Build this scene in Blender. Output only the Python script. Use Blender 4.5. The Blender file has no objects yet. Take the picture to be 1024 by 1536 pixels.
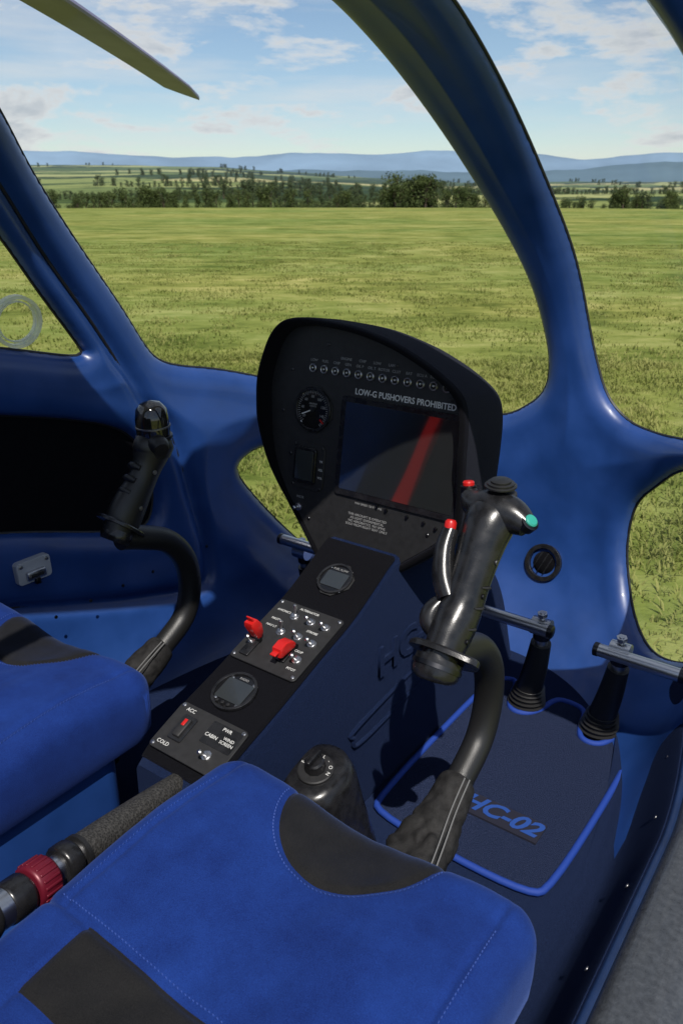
import bpy, bmesh, math, random
import numpy as np
from mathutils import Vector, Matrix, noise
random.seed(7); rng=np.random.default_rng(7)
R=math.radians
scene=bpy.context.scene
COL=bpy.context.collection

# ------------------------------------------------------------------ materials
def newmat(name):
    m=bpy.data.materials.new(name); m.use_nodes=True
    nt=m.node_tree; b=nt.nodes['Principled BSDF']
    return m,nt,b
def N(nt,t,**k):
    n=nt.nodes.new(t)
    for a,v in k.items(): setattr(n,a,v)
    return n
def pmat(name,col,rough=.5,metal=0,coat=0,nscale=0,namp=.15,bump=0,bscale=200,bdist=.001,sheen=0,spec=.5,rvar=0,sheencol=None,col2=None,lo=.3,hi=.7):
    m,nt,b=newmat(name); L=nt.links
    b.inputs['Base Color'].default_value=(*col,1); b.inputs['Roughness'].default_value=rough
    b.inputs['Metallic'].default_value=metal; b.inputs['Coat Weight'].default_value=coat
    b.inputs['Specular IOR Level'].default_value=spec
    if sheen:
        b.inputs['Sheen Weight'].default_value=sheen; b.inputs['Sheen Roughness'].default_value=.4
        if sheencol: b.inputs['Sheen Tint'].default_value=(*sheencol,1)
    tc=N(nt,'ShaderNodeTexCoord')
    if nscale:
        nz=N(nt,'ShaderNodeTexNoise'); nz.inputs['Scale'].default_value=nscale; nz.inputs['Detail'].default_value=4
        L.new(tc.outputs['Object'],nz.inputs['Vector'])
        mx=N(nt,'ShaderNodeMix',data_type='RGBA')
        c2=col2 if col2 else tuple(min(1,c*(1+namp*2)) for c in col)
        c1=tuple(c*(1-namp) for c in col)
        mx.inputs['A'].default_value=(*c1,1); mx.inputs['B'].default_value=(*c2,1)
        rp=N(nt,'ShaderNodeValToRGB'); rp.color_ramp.elements[0].position=lo; rp.color_ramp.elements[1].position=hi
        L.new(nz.outputs['Fac'],rp.inputs[0]); L.new(rp.outputs[0],mx.inputs['Factor'])
        L.new(mx.outputs['Result'],b.inputs['Base Color'])
        if rvar:
            mr=N(nt,'ShaderNodeMapRange'); mr.inputs['To Min'].default_value=rough-rvar; mr.inputs['To Max'].default_value=rough+rvar
            mr.inputs['From Min'].default_value=.3; mr.inputs['From Max'].default_value=.7
            L.new(nz.outputs['Fac'],mr.inputs['Value']); L.new(mr.outputs[0],b.inputs['Roughness'])
    if bump:
        n2=N(nt,'ShaderNodeTexNoise'); n2.inputs['Scale'].default_value=bscale; n2.inputs['Detail'].default_value=2
        L.new(tc.outputs['Object'],n2.inputs['Vector'])
        bp=N(nt,'ShaderNodeBump'); bp.inputs['Strength'].default_value=bump; bp.inputs['Distance'].default_value=bdist
        L.new(n2.outputs['Fac'],bp.inputs['Height']); L.new(bp.outputs[0],b.inputs['Normal'])
    return m
BLUE=pmat('blue_paint',(.012,.047,.190),.37,coat=.12,nscale=9,namp=.12,bump=.08,bscale=45,bdist=.002,rvar=.07,spec=.6)
BLUED=pmat('dark_blue_paint',(.006,.018,.06),.4,coat=.2,nscale=20,namp=.2)
CARPET=pmat('navy_carpet',(.0030,.0065,.024),.95,nscale=1000,col2=(.011,.021,.062),bump=.9,bscale=1300,bdist=.0022,sheen=.08,spec=.05,sheencol=(.3,.45,1),lo=.4,hi=.62)
MATC=pmat('mat_carpet',(.0026,.0056,.019),.95,nscale=620,col2=(.013,.024,.062),bump=1,bscale=800,bdist=.004,sheen=.10,spec=.05,sheencol=(.4,.5,1),lo=.4,hi=.62)
PIPE=pmat('blue_binding',(.006,.040,.27),.7,bump=.6,bscale=900,bdist=.001)
BLKP=pmat('black_plastic',(.010,.010,.011),.27,nscale=60,namp=.3,bump=.15,bscale=500,bdist=.0006,rvar=.06)
BLKM=pmat('black_matte',(.011,.011,.012),.6,nscale=90,namp=.2,bump=.15,bscale=900,bdist=.0005)
BLKG=pmat('black_grained_plastic',(.012,.012,.012),.40,bump=.5,bscale=900,bdist=.0006)
VELV=pmat('black_velour',(.004,.004,.005),.95,nscale=1100,namp=.5,bump=.8,bscale=1200,bdist=.002,sheen=.04,spec=.05,sheencol=(.6,.65,1))
POD=pmat('charcoal_velour',(.0055,.006,.010),.95,nscale=900,col2=(.016,.017,.026),bump=.9,bscale=1100,bdist=.0025,sheen=.06,spec=.05,sheencol=(.7,.75,1),lo=.4,hi=.62)
RUB=pmat('black_rubber',(.011,.011,.012),.5,bump=.4,bscale=350,bdist=.001)
LEATH=pmat('boot_leather',(.015,.0145,.0145),.7,nscale=80,namp=.3,bump=.7,bscale=420,bdist=.0012,spec=.2)
CHR=pmat('brushed_steel',(.60,.60,.61),.30,metal=1)
DKM=pmat('dark_metal',(.07,.07,.075),.35,metal=1)
SCW=pmat('screw_zinc',(.20,.20,.21),.45,metal=1)
RED=pmat('red_plastic',(.50,.012,.010),.35)
REDA=pmat('red_anodised',(.13,.008,.020),.38,metal=.2)
GRN=pmat('green_plastic',(.03,.32,.25),.4)
WHT=pmat('white_marking',(.62,.62,.6),.6)
GRY=pmat('grey_marking',(.26,.26,.26),.6)
LBL=pmat('blue_lettering',(.010,.055,.26),.7,bump=.5,bscale=900,bdist=.001)
SILL=pmat('sill_grey',(.042,.046,.052),.36,coat=.3,nscale=120,namp=.18,bump=.7,bscale=300,bdist=.0010,rvar=.1)
ROT=pmat('blade_paint',(.20,.185,.30),.5,nscale=3,namp=.12)
THREAD=pmat('blue_thread',(.018,.055,.26),.7)
THREADG=pmat('grey_thread',(.14,.14,.14),.7)

def glassmat(name,tint=(.975,.985,.985)):
    m=bpy.data.materials.new(name); m.use_nodes=True; nt=m.node_tree; nt.nodes.clear(); L=nt.links
    o=N(nt,'ShaderNodeOutputMaterial'); t=N(nt,'ShaderNodeBsdfTransparent'); t.inputs[0].default_value=(*tint,1)
    g=N(nt,'ShaderNodeBsdfGlossy'); g.inputs['Roughness'].default_value=.03
    f=N(nt,'ShaderNodeLayerWeight'); f.inputs[0].default_value=.5
    p=N(nt,'ShaderNodeMath',operation='POWER'); L.new(f.outputs['Facing'],p.inputs[0]); p.inputs[1].default_value=4
    q=N(nt,'ShaderNodeMath',operation='MULTIPLY_ADD'); L.new(p.outputs[0],q.inputs[0]); q.inputs[1].default_value=.35; q.inputs[2].default_value=.02
    mx=N(nt,'ShaderNodeMixShader')
    L.new(q.outputs[0],mx.inputs[0]); L.new(t.outputs[0],mx.inputs[1]); L.new(g.outputs[0],mx.inputs[2]); L.new(mx.outputs[0],o.inputs[0])
    return m
GLASS=glassmat('acrylic_glass')
def screenmat(nm,mixv,dc=(.020,.022,.023)):
    m=bpy.data.materials.new(nm); m.use_nodes=True; nt=m.node_tree; nt.nodes.clear(); L=nt.links
    o=N(nt,'ShaderNodeOutputMaterial'); d=N(nt,'ShaderNodeBsdfDiffuse'); d.inputs[0].default_value=(*dc,1)
    g=N(nt,'ShaderNodeBsdfGlossy'); g.inputs['Roughness'].default_value=.04; mx=N(nt,'ShaderNodeMixShader'); mx.inputs[0].default_value=mixv
    L.new(d.outputs[0],mx.inputs[1]); L.new(g.outputs[0],mx.inputs[2]); L.new(mx.outputs[0],o.inputs[0]); return m
SCR=screenmat('display_glass',.27); SCR2=screenmat('small_display_glass',.10,(.03,.034,.036))
DIAL=pmat('dial_glass',(.008,.008,.009),.12)
LENS=pmat('lamp_lens_glass',(.015,.014,.012),.08,coat=.5)

# ------------------------------------------------------------------ mesh helpers
def link(o,parent=None):
    COL.objects.link(o)
    if parent is not None: o.parent=parent
    return o
def empty(name):
    e=bpy.data.objects.new(name,None); e.empty_display_size=.1; COL.objects.link(e); return e
def mesh(name,vs,fs,mat,parent=None,smooth=True,M=None,autos=None):
    me=bpy.data.meshes.new(name)
    if M is not None: vs=[M@Vector(v) for v in vs]
    me.from_pydata([tuple(v) for v in vs],[],fs); me.validate(); me.update()
    bm=bmesh.new(); bm.from_mesh(me); bmesh.ops.recalc_face_normals(bm,faces=bm.faces); bm.to_mesh(me); bm.free()
    if mat: me.materials.append(mat)
    if smooth: me.polygons.foreach_set('use_smooth',[True]*len(me.polygons))
    o=bpy.data.objects.new(name,me); link(o,parent)
    if autos is not None: sharp(me,autos)
    return o
def sharp(me,ang=35):
    bm=bmesh.new(); bm.from_mesh(me)
    for e in bm.edges:
        if len(e.link_faces)==2 and e.calc_face_angle(0)>R(ang): e.smooth=False
    bm.to_mesh(me); bm.free()
def cr(pts,n=8,closed=False):
    P=[np.array(p,float) for p in pts]; out=[]; k=len(P)
    rg=range(k) if closed else range(k-1)
    for i in rg:
        if closed: p0,p1,p2,p3=P[i-1],P[i],P[(i+1)%k],P[(i+2)%k]
        else: p0=P[max(i-1,0)];p1=P[i];p2=P[i+1];p3=P[min(i+2,k-1)]
        for j in range(n):
            t=j/n
            out.append(.5*((2*p1)+(-p0+p2)*t+(2*p0-5*p1+4*p2-p3)*t*t+(-p0+3*p1-3*p2+p3)*t**3))
    if not closed: out.append(P[-1])
    return out
def tube(name,path,rad,mat,parent=None,seg=20,n=8,M=None,closed=False,up=(1,0,0),caps=True):
    if not isinstance(rad,(list,tuple)): rad=[rad]*len(path)
    rr=[(r if isinstance(r,(tuple,list)) else (r,r)) for r in rad]
    q=[list(p)+list(r) for p,r in zip(path,rr)]
    S=cr(q,n,closed) if n>0 else [np.array(x,float) for x in q]
    P=[Vector(s[:3]) for s in S]; k=len(P); vs=[];fs=[]
    prev=Vector(up)
    for i in range(k):
        a=P[(i-1)%k] if (closed or i>0) else P[i]; b=P[(i+1)%k] if (closed or i<k-1) else P[i]
        t=(b-a).normalized(); x=(prev-t*prev.dot(t))
        if x.length<1e-6: x=t.orthogonal()
        x.normalize(); y=t.cross(x); prev=x
        ra,rb=max(S[i][3],1e-5),max(S[i][4],1e-5)
        for j in range(seg):
            c=2*math.pi*j/seg; vs.append(P[i]+x*math.cos(c)*ra+y*math.sin(c)*rb)
    for i in range(k if closed else k-1):
        i2=(i+1)%k
        for j in range(seg):
            j2=(j+1)%seg; fs.append((i*seg+j,i*seg+j2,i2*seg+j2,i2*seg+j))
    if not closed and caps:
        fs.append(tuple(range(seg))[::-1]); fs.append(tuple((k-1)*seg+j for j in range(seg)))
    return mesh(name,vs,fs,mat,parent,True,M,autos=50)
def rings(name,rg,mat,parent=None,M=None,cap=True,autos=40,smooth=True):
    n=len(rg[0]); vs=[v for r in rg for v in r]; fs=[]
    for i in range(len(rg)-1):
        for j in range(n):
            j2=(j+1)%n; fs.append((i*n+j,i*n+j2,(i+1)*n+j2,(i+1)*n+j))
    if cap is True: fs.append(tuple(range(n)))
    if cap: fs.append(tuple((len(rg)-1)*n+j for j in range(n)))
    return mesh(name,vs,fs,mat,parent,smooth,M,autos=autos)
def lathe(name,prof,mat,parent=None,M=None,seg=28,autos=35,cap=True):
    rg=[[(r*math.cos(2*math.pi*j/seg),r*math.sin(2*math.pi*j/seg),z) for j in range(seg)] for r,z in [(max(r,1e-5),z) for r,z in prof]]
    return rings(name,rg,mat,parent,M,cap=cap,autos=autos)
def box(name,c,s,mat,parent=None,M=None,bev=.002,seg=2):
    bm=bmesh.new(); bmesh.ops.create_cube(bm,size=1)
    for v in bm.verts: v.co=Vector((c[0]+v.co.x*s[0],c[1]+v.co.y*s[1],c[2]+v.co.z*s[2]))
    if bev: bmesh.ops.bevel(bm,geom=list(bm.edges),offset=bev,segments=seg,affect='EDGES',profile=.5)
    me=bpy.data.meshes.new(name)
    if M is not None: bm.transform(M)
    bmesh.ops.recalc_face_normals(bm,faces=bm.faces)
    bm.to_mesh(me); bm.free(); me.materials.append(mat)
    me.polygons.foreach_set('use_smooth',[True]*len(me.polygons)); sharp(me,50)
    o=bpy.data.objects.new(name,me); return link(o,parent)
def prism(name,out,z0,z1,mat,parent=None,M=None,bev=.001):
    n=len(out)
    b=[(x,y,z0) for x,y in out]; t=[(x,y,z1-bev) for x,y in out]
    cx=sum(p[0] for p in out)/n; cy=sum(p[1] for p in out)/n
    def ins(x,y):
        dx,dy=x-cx,y-cy; l=math.hypot(dx,dy); return (x-dx/l*bev,y-dy/l*bev)
    tt=[(*ins(x,y),z1) for x,y in out]
    return rings(name,[b,t,tt],mat,parent,M,autos=25)
def rrect(cx,cy,w,h,r,n=5):
    o=[]
    for sx,sy,a0 in ((1,1,0),(-1,1,90),(-1,-1,180),(1,-1,270)):
        for i in range(n+1):
            a=R(a0+90*i/n); o.append((cx+sx*(w/2-r)+r*math.cos(a),cy+sy*(h/2-r)+r*math.sin(a)))
    return o
def ring2(name,cx,cy,ro,ri,z0,z1,mat,parent,M,seg=32):
    prof=[(ri,z0),(ro,z0),(ro,z1-.0006),(ro-.0006,z1),(ri+.0006,z1),(ri,z1-.0006),(ri,z0)]
    return lathe(name,prof,mat,parent,M@Matrix.Translation((cx,cy,0)),seg,cap=False)
def text(name,s,M,x,y,z,size,mat,parent,shear=0,align='CENTER',sx=1,rot=0,bold=0):
    c=bpy.data.curves.new(name,'FONT'); c.body=s; c.size=size; c.align_x=align; c.align_y='CENTER'; c.extrude=.0002; c.shear=shear; c.offset=bold; c.resolution_u=3
    c.materials.append(mat); o=bpy.data.objects.new(name,c); link(o,parent)
    o.matrix_world=M@Matrix.Translation((x,y,z))@Matrix.Rotation(rot,4,'Z')@Matrix.Diagonal((sx,1,1,1)); return o
def frame(o,ex,ey):
    ex=Vector(ex).normalized(); ey=Vector(ey); ey=(ey-ex*ey.dot(ex)).normalized(); ez=ex.cross(ey)
    m=Matrix.Identity(4)
    for i in range(3): m[i][0]=ex[i];m[i][1]=ey[i];m[i][2]=ez[i];m[i][3]=o[i]
    return m
def zframe(o,ez,exh=(1,0,0)):
    ez=Vector(ez).normalized(); ex=Vector(exh); ex=(ex-ez*ex.dot(ez)).normalized(); return frame(o,ex,ez.cross(ex))

# ------------------------------------------------------------------ cabin hull (bubble shaped shell with window openings)
HA,HB,HU,HL=.70,1.35,.80,.90; HC=np.array([0,.6,.7])
def Fh(x,y,z):
    zp=np.clip(z,0,None); zn=np.clip(-z,0,None)
    return (np.abs(x)/HA)**2.6+(np.abs(y)/HB)**2.6+(zp/HU)**2+(zn/HL)**5
def hull(az,el):
    az=np.radians(np.asarray(az,float)); el=np.radians(np.asarray(el,float))
    dx=np.sin(az)*np.cos(el)*HA; dy=np.cos(az)*np.cos(el)*HB; dz=np.where(el>0,HU,HL)*np.sin(el)
    lo=np.full(az.shape,.3); hi=np.full(az.shape,1.6)
    for _ in range(24):
        m=(lo+hi)/2; f=Fh(dx*m,dy*m,dz*m); lo=np.where(f<1,m,lo); hi=np.where(f<1,hi,m)
    P=np.stack([dx*lo,dy*lo,dz*lo],-1)
    e=1e-4; x,y,z=P[...,0],P[...,1],P[...,2]
    G=np.stack([Fh(x+e,y,z)-Fh(x-e,y,z),Fh(x,y+e,z)-Fh(x,y-e,z),Fh(x,y,z+e)-Fh(x,y,z-e)],-1)
    G/=np.linalg.norm(G,axis=-1,keepdims=True)+1e-12
    return P+HC,G
W={
'left_windshield':[(-25,53),(-30,60),(-42,70),(-66,72),(-81,64),(-81,55),(-79.7,46.4),(-76.3,38.5),(-73.7,30.7),(-70,20.6),(-66.6,11.4),(-64.7,5.6),(-63.3,2.6),(-60.9,.9),(-56.1,-.7),(-49.8,-3.1),(-40,-6.4),(-29.8,-9),(-19,-10.3),(-8.5,-10.1),(-2.7,-7.6),(.2,-5),(.8,-1.1),(-.6,4.7),(-4.1,14),(-9.5,24),(-14.4,32.5),(-19.1,41.5)],
'right_windshield':[(.2,56.5),(3,66),(20,71),(44,68),(59,59),(63.5,50),(66,42),(66,34),(65.5,26),(63.5,18),(61,10),(58,3.5),(53,0),(47,-2.8),(42.1,-4.6),(30.7,-7),(23.6,-7.7),(17.7,-6.8),(12.7,-3),(8.8,5.5),(5.5,19),(1.5,32.8),(-.4,45.6)],
'left_chin':[(-54.8,-16),(-53.4,-14),(-50.1,-13),(-40.9,-12.9),(-34.2,-18.9),(-34.5,-26),(-37.5,-31),(-40.8,-31.8),(-44.3,-30.2),(-49,-25.4),(-53,-19.9)],
'right_chin':[(40.5,-8.3),(31.8,-10.8),(26.8,-14.6),(23.2,-18.3),(22.5,-22.8),(23.9,-27),(28.4,-31.5),(35.1,-33.1),(42.7,-30.6),(52,-24),(54,-17),(49,-10.5)],
'left_door_window':[(-95,40),(-83.5,36),(-81,31),(-77.2,22.9),(-74.2,14.8),(-71.3,7),(-71,5.4),(-72.4,5.3),(-78.4,8),(-86,11),(-100,15),(-112,25),(-108,38)],
'right_door_opening':[(60.5,-27),(63.5,-8.6),(67,-1.9),(69.5,10),(71.5,20),(73,29),(73.5,37),(73.5,46),(73,54),(76,63),(88,70),(125,74),(152,73),(161,55),(162,30),(160,-34),(120,-34),(90,-34),(66,-33)],
'door_pocket':[(-84.5,1),(-79.3,-1.1),(-73.2,-3.5),(-68.6,-6),(-66.3,-9),(-65.2,-13.8),(-65.3,-18.5),(-66.8,-21),(-71.3,-20),(-81,-16.1),(-92,-12.5),(-100,-8),(-95,-1)],
}
def chaik(p,n=2):
    for _ in range(n):
        q=[]
        for i in range(len(p)):
            a=np.array(p[i],float);b=np.array(p[(i+1)%len(p)],float); q+= [a*.75+b*.25,a*.25+b*.75]
        p=q
    return p
def inpoly(px,py,poly):
    c=np.zeros(px.shape,bool); n=len(poly)
    for i in range(n):
        x1,y1=poly[i];x2,y2=poly[(i+1)%n]
        if y1==y2: continue
        k=((y1>py)!=(y2>py))&(px<(x2-x1)*(py-y1)/(y2-y1)+x1); c^=k
    return c
step=.42
AZ=np.arange(-140,166.01,step); EL=np.arange(-64,88.01,step)
gaz,gel=np.meshgrid(AZ,EL); ny,nx=gaz.shape
P0,G0=hull(gaz,gel); Pf=P0.reshape(-1,3); Gf=G0.reshape(-1,3)
def densify(L,d,closed):
    seg=[]; n=len(L)
    for i in range(n if closed else n-1):
        a,b=L[i],L[(i+1)%n]; m=max(1,int(np.linalg.norm(b-a)/d))
        for j in range(m): seg.append(a+(b-a)*j/m)
    return np.array(seg)
def pdist(Q,L):
    best=np.full(len(Q),9.); bi=np.zeros(len(Q),int); l2=(L**2).sum(1)
    for s in range(0,len(Q),20000):
        q=Q[s:s+20000]; d=(q**2).sum(1)[:,None]+l2[None,:]-2*q@L.T; k=d.argmin(1); bi[s:s+20000]=k
        best[s:s+20000]=np.linalg.norm(q-L[k],axis=1)
    return best,bi
def dist_to(L):
    d0,_=pdist(Pf,L[::8]); fine=np.where(d0<.20)[0]; df,bi=pdist(Pf[fine],L); d=d0.copy(); d[fine]=df
    nr=np.zeros_like(Pf); nr[fine]=L[bi]; return d,nr
wd={}; sd=np.full(Pf.shape[0],9.); near=np.zeros_like(Pf)
for k,p in W.items():
    p=np.array(chaik(cr(p,3,True),1)); L,_=hull(p[:,0],p[:,1]); L=densify(L,.003,True)
    d,nr=dist_to(L); ins=inpoly(gaz.ravel(),gel.ravel(),p)
    s=np.where(ins,-d,d); wd[k]=(s,nr,L); up=s<sd; sd[up]=s[up]; near[up]=nr[up]
seam=[(-88,52),(-83,44),(-79.9,36.4),(-76.8,28.8),(-73.8,20.2),(-70.1,10.1),(-66.1,-1.9),(-62.9,-8.6),(-61.2,-18.9),(-60.3,-27),(-61.4,-30.6),(-68.5,-29.6),(-75.8,-27.4),(-82.3,-25),(-92,-22),(-105,-19)]
SL,SG=hull(*np.array(cr(seam,6)).T); sdm,_=dist_to(densify(SL,.003,False))
def qr(s,w,T): t=np.clip(s/w,0,1); return T*np.sqrt(np.clip(1-(1-t)**2,0,1))
offi=qr(sd,.055,.036)
offi-=np.minimum(offi*.8,.020*np.exp(-(sdm/.016)**2))
ss=np.clip((sd-.045)/.11,0,1); offi+=.016*ss*ss*(3-2*ss)*np.clip((84-np.abs(gaz.ravel()))/14,0,1)
base=Pf.copy(); kv=sd<=0; solid=sd>0
idx=np.arange(ny*nx).reshape(ny,nx)
q=np.stack([idx[:-1,:-1],idx[:-1,1:],idx[1:,1:],idx[1:,:-1]],-1).reshape(-1,4)
def build(name,faces,pos,mat,parent,flip=False):
    u,inv=np.unique(faces.ravel(),return_inverse=True); f=inv.reshape(-1,4)
    if flip: f=f[:,::-1]
    me=bpy.data.meshes.new(name); me.from_pydata(pos[u].tolist(),[],f.tolist()); me.validate(); me.update(); me.materials.append(mat)
    me.polygons.foreach_set('use_smooth',[True]*len(me.polygons))
    o=bpy.data.objects.new(name,me); return link(o,parent)
cabin=empty('helicopter_cabin')
keep=q[solid[q].any(1)]
bs=base.copy(); m=kv&(np.abs(sd)<.08); bs[m]=near[m]
build('canopy_frame_inner',keep,bs-Gf*np.where(kv,0,offi)[:,None],BLUE,cabin,True)
build('canopy_frame_outer',keep,bs+Gf*np.where(kv,0,qr(sd,.02,.010))[:,None],BLUE,cabin)
for k,(s,nr,L) in wd.items():
    if k=='right_door_opening': continue
    fc=q[(s[q]<0).any(1)]; pos=base.copy(); mm=(s>=0)&(np.abs(s)<.08); pos[mm]=nr[mm]
    build(k+('_liner' if k=='door_pocket' else '_pane'),fc,pos+Gf*.001,VELV if k=='door_pocket' else GLASS,cabin,True)
    tube(k+'_seal',[tuple(p) for p in L[::5]],.0038,RUB,cabin,seg=6,n=0,closed=True)
tube('door_seam_gap',[tuple(p-g*.0175) for p,g in zip(SL,SG)],.0034,RUB,cabin,seg=6,n=0)

fl=[]
for a in np.linspace(-100,100,81):
    lo,hi=0,1.9
    for _ in range(30):
        mid=(lo+hi)/2
        if Fh(np.array(math.sin(R(a))*mid),np.array(math.cos(R(a))*mid),np.array(-.70))<1: lo=mid
        else: hi=mid
    fl.append((math.sin(R(a))*lo,.6+math.cos(R(a))*lo,0))
fl+= [(.55,-.3,0),(-.55,-.3,0)]
mesh('cabin_floor',fl,[tuple(range(len(fl)))],CARPET,cabin,False)
def sillsec(y): return -.075*max(0,(y-1.05)/.45)**1.6
secw=[(.49,.001),(.515,.006),(.545,.03),(.60,.155),(.608,.168)]
secb=[(.608,.168),(.612,.176),(.617,.178),(.622,.178)]
secg=[(.622,.178),(.628,.190),(.645,.200),(.70,.200),(.735,.175),(.75,.12),(.75,-.05)]
for nm,sec,mt in (('sill_inner_wall',secw,CARPET),('sill_rim',secb,BLUED),('door_sill',secg,SILL)):
    ys=np.linspace(-.3,1.56,50); vs=[];fs=[]
    sec2=cr(sec,4); n=len(sec2)
    for y in ys:
        s=sillsec(y); r=max(0,(y-1.2)/.36)
        for a,b in sec2: vs.append((a+s,y,b+.02*r))
    for i in range(len(ys)-1):
        for j in range(n-1): fs.append((i*n+j,i*n+j+1,(i+1)*n+j+1,(i+1)*n+j))
    mesh(nm,vs,fs,mt,cabin)
for i,y in enumerate(np.arange(.47,1.45,.17)):
    s=sillsec(y); lathe('sill_screw_%d'%i,[(.0042,0),(.0040,.0012),(.002,.0018),(0,.0019)],SCW,cabin,zframe((.588+s,y,.130),(-.9,0,.42)),12)
for i,y in enumerate(np.arange(.85,1.35,.09)):
    lathe('wall_screw_%d'%i,[(.004,0),(.0038,.0015),(0,.0024)],DKM,cabin,zframe((-.600,y,.255),(1,0,.1)),12)
box('centre_tunnel',(0,.25,.075),(.2,.76,.15),BLUE,cabin,bev=.02,seg=4)
box('aft_bulkhead',(0,-.30,.45),(1.2,.04,.9),VELV,cabin,bev=.01)

def onhull(az,el,off):
    p,g=hull(np.array([az]),np.array([el])); return Vector(p[0]-g[0]*off),Vector(-g[0])
p,n=onhull(7.2,-31.3,.054); vent=empty('air_vent'); M=zframe(p,n)
ring2('vent_bezel',0,0,.050,.038,-.008,.010,BLKP,vent,M)
lathe('vent_cup',[(.038,.004),(.036,-.012),(.0,-.014)],VELV,vent,M,cap=False)
lathe('vent_ball',[(.034,-.010),(.030,.000),(.018,.006),(0,.008)],VELV,vent,M,24,60)
for i in range(3): box('vent_vane_%d'%i,(0,-.016+i*.016,.002),(.058-abs(i-1)*.012,.003,.014),BLKP,vent,M@Matrix.Rotation(R(70),4,'Z'),bev=.0006)
p,n=onhull(-79.6,-20.8,.050); M=zframe(p,n,(0,1,0)); lat=empty('door_latch')
prism('latch_plate',rrect(0,0,.078,.050,.008),-.014,.002,pmat('latch_plate_paint',(.42,.43,.45),.4),lat,M)
box('latch_handle',(0,-.008,.006),(.044,.020,.010),CHR,lat,M,bev=.003)
box('latch_slot',(0,-.008,.0115),(.028,.007,.002),BLKM,lat,M,bev=.0005)
box('latch_pin',(.0,-.022,.008),(.012,.016,.008),DKM,lat,M,bev=.002)
for sx in (-1,1): lathe('latch_screw_%d'%sx,[(.004,.0),(.004,.003),(0,.004)],CHR,lat,M@Matrix.Translation((sx*.03,.017,.002)),12)
p,n=onhull(-76.6,11.3,.0); wv=empty('window_air_scoop'); M=zframe(p,n,(0,1,0))
CLR=pmat('frosted_acrylic',(.75,.78,.72),.25); CLR.node_tree.nodes['Principled BSDF'].inputs['Alpha'].default_value=.5
ring2('scoop_ring',0,0,.052,.045,-.006,.008,CLR,wv,M,40)
ring2('scoop_inner_ring',0,0,.041,.038,-.004,.004,CLR,wv,M,40)

# ------------------------------------------------------------------ seats
PY=.665
def seat_material():
    m,nt,b=newmat('seat_suede'); L=nt.links
    tc=N(nt,'ShaderNodeTexCoord'); sp=N(nt,'ShaderNodeSeparateXYZ'); L.new(tc.outputs['Object'],sp.inputs[0])
    def mth(op,a,b2=None,c=None):
        n=N(nt,'ShaderNodeMath',operation=op)
        for i,v in enumerate((a,b2,c)):
            if v is None: continue
            if isinstance(v,(int,float)): n.inputs[i].default_value=v
            else: L.new(v,n.inputs[i])
        return n.outputs[0]
    X,Y=sp.outputs[0],sp.outputs[1]
    dy=mth('SUBTRACT',Y,PY); r2=mth('ADD',mth('MULTIPLY',X,X),mth('MULTIPLY',mth('MULTIPLY',dy,dy),.8))
    patch=mth('LESS_THAN',r2,.112**2)
    band=mth('MULTIPLY',mth('MULTIPLY',mth('LESS_THAN',Y,.350),mth('GREATER_THAN',Y,.262)),mth('LESS_THAN',mth('ABSOLUTE',X),.155))
    mask=mth('MAXIMUM',patch,band)
    def noi(s,d,r=.5):
        n=N(nt,'ShaderNodeTexNoise'); n.inputs['Scale'].default_value=s; n.inputs['Detail'].default_value=d; n.inputs['Roughness'].default_value=r; L.new(tc.outputs['Object'],n.inputs['Vector']); return n.outputs['Fac']
    n1=noi(12,7,.7); n2=noi(900,1)
    s=mth('ADD',mth('MULTIPLY',n1,.55),mth('MULTIPLY',n2,.45))
    def ramp(c0,c1):
        ra=N(nt,'ShaderNodeValToRGB'); ra.color_ramp.elements[0].position=.34; ra.color_ramp.elements[1].position=.68
        ra.color_ramp.elements[0].color=(*c0,1); ra.color_ramp.elements[1].color=(*c1,1); L.new(s,ra.inputs[0]); return ra.outputs[0]
    mx=N(nt,'ShaderNodeMix',data_type='RGBA'); L.new(mask,mx.inputs['Factor']); L.new(ramp((.0045,.015,.095),(.0105,.038,.200)),mx.inputs['A']); L.new(ramp((.007,.007,.007),(.018,.0175,.017)),mx.inputs['B'])
    L.new(mx.outputs['Result'],b.inputs['Base Color']); b.inputs['Roughness'].default_value=.9; b.inputs['Specular IOR Level'].default_value=.12
    b.inputs['Sheen Weight'].default_value=.14; b.inputs['Sheen Tint'].default_value=(.25,.4,1,1); b.inputs['Sheen Roughness'].default_value=.45
    bp=N(nt,'ShaderNodeBump'); bp.inputs['Strength'].default_value=.6; bp.inputs['Distance'].default_value=.0012
    L.new(s,bp.inputs['Height']); L.new(bp.outputs[0],b.inputs['Normal'])
    return m
SEAT=seat_material()
HWX,Y0,Y1,CRN,RE=.240,.02,.665,.045,.042
def rr_sd(x,y):
    cy=(Y0+Y1)/2; hy=(Y1-Y0)/2
    qx=abs(x)-(HWX-CRN); qy=abs(y-cy)-(hy-CRN)
    return math.hypot(max(qx,0),max(qy,0))+min(max(qx,qy),0)-CRN
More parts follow.
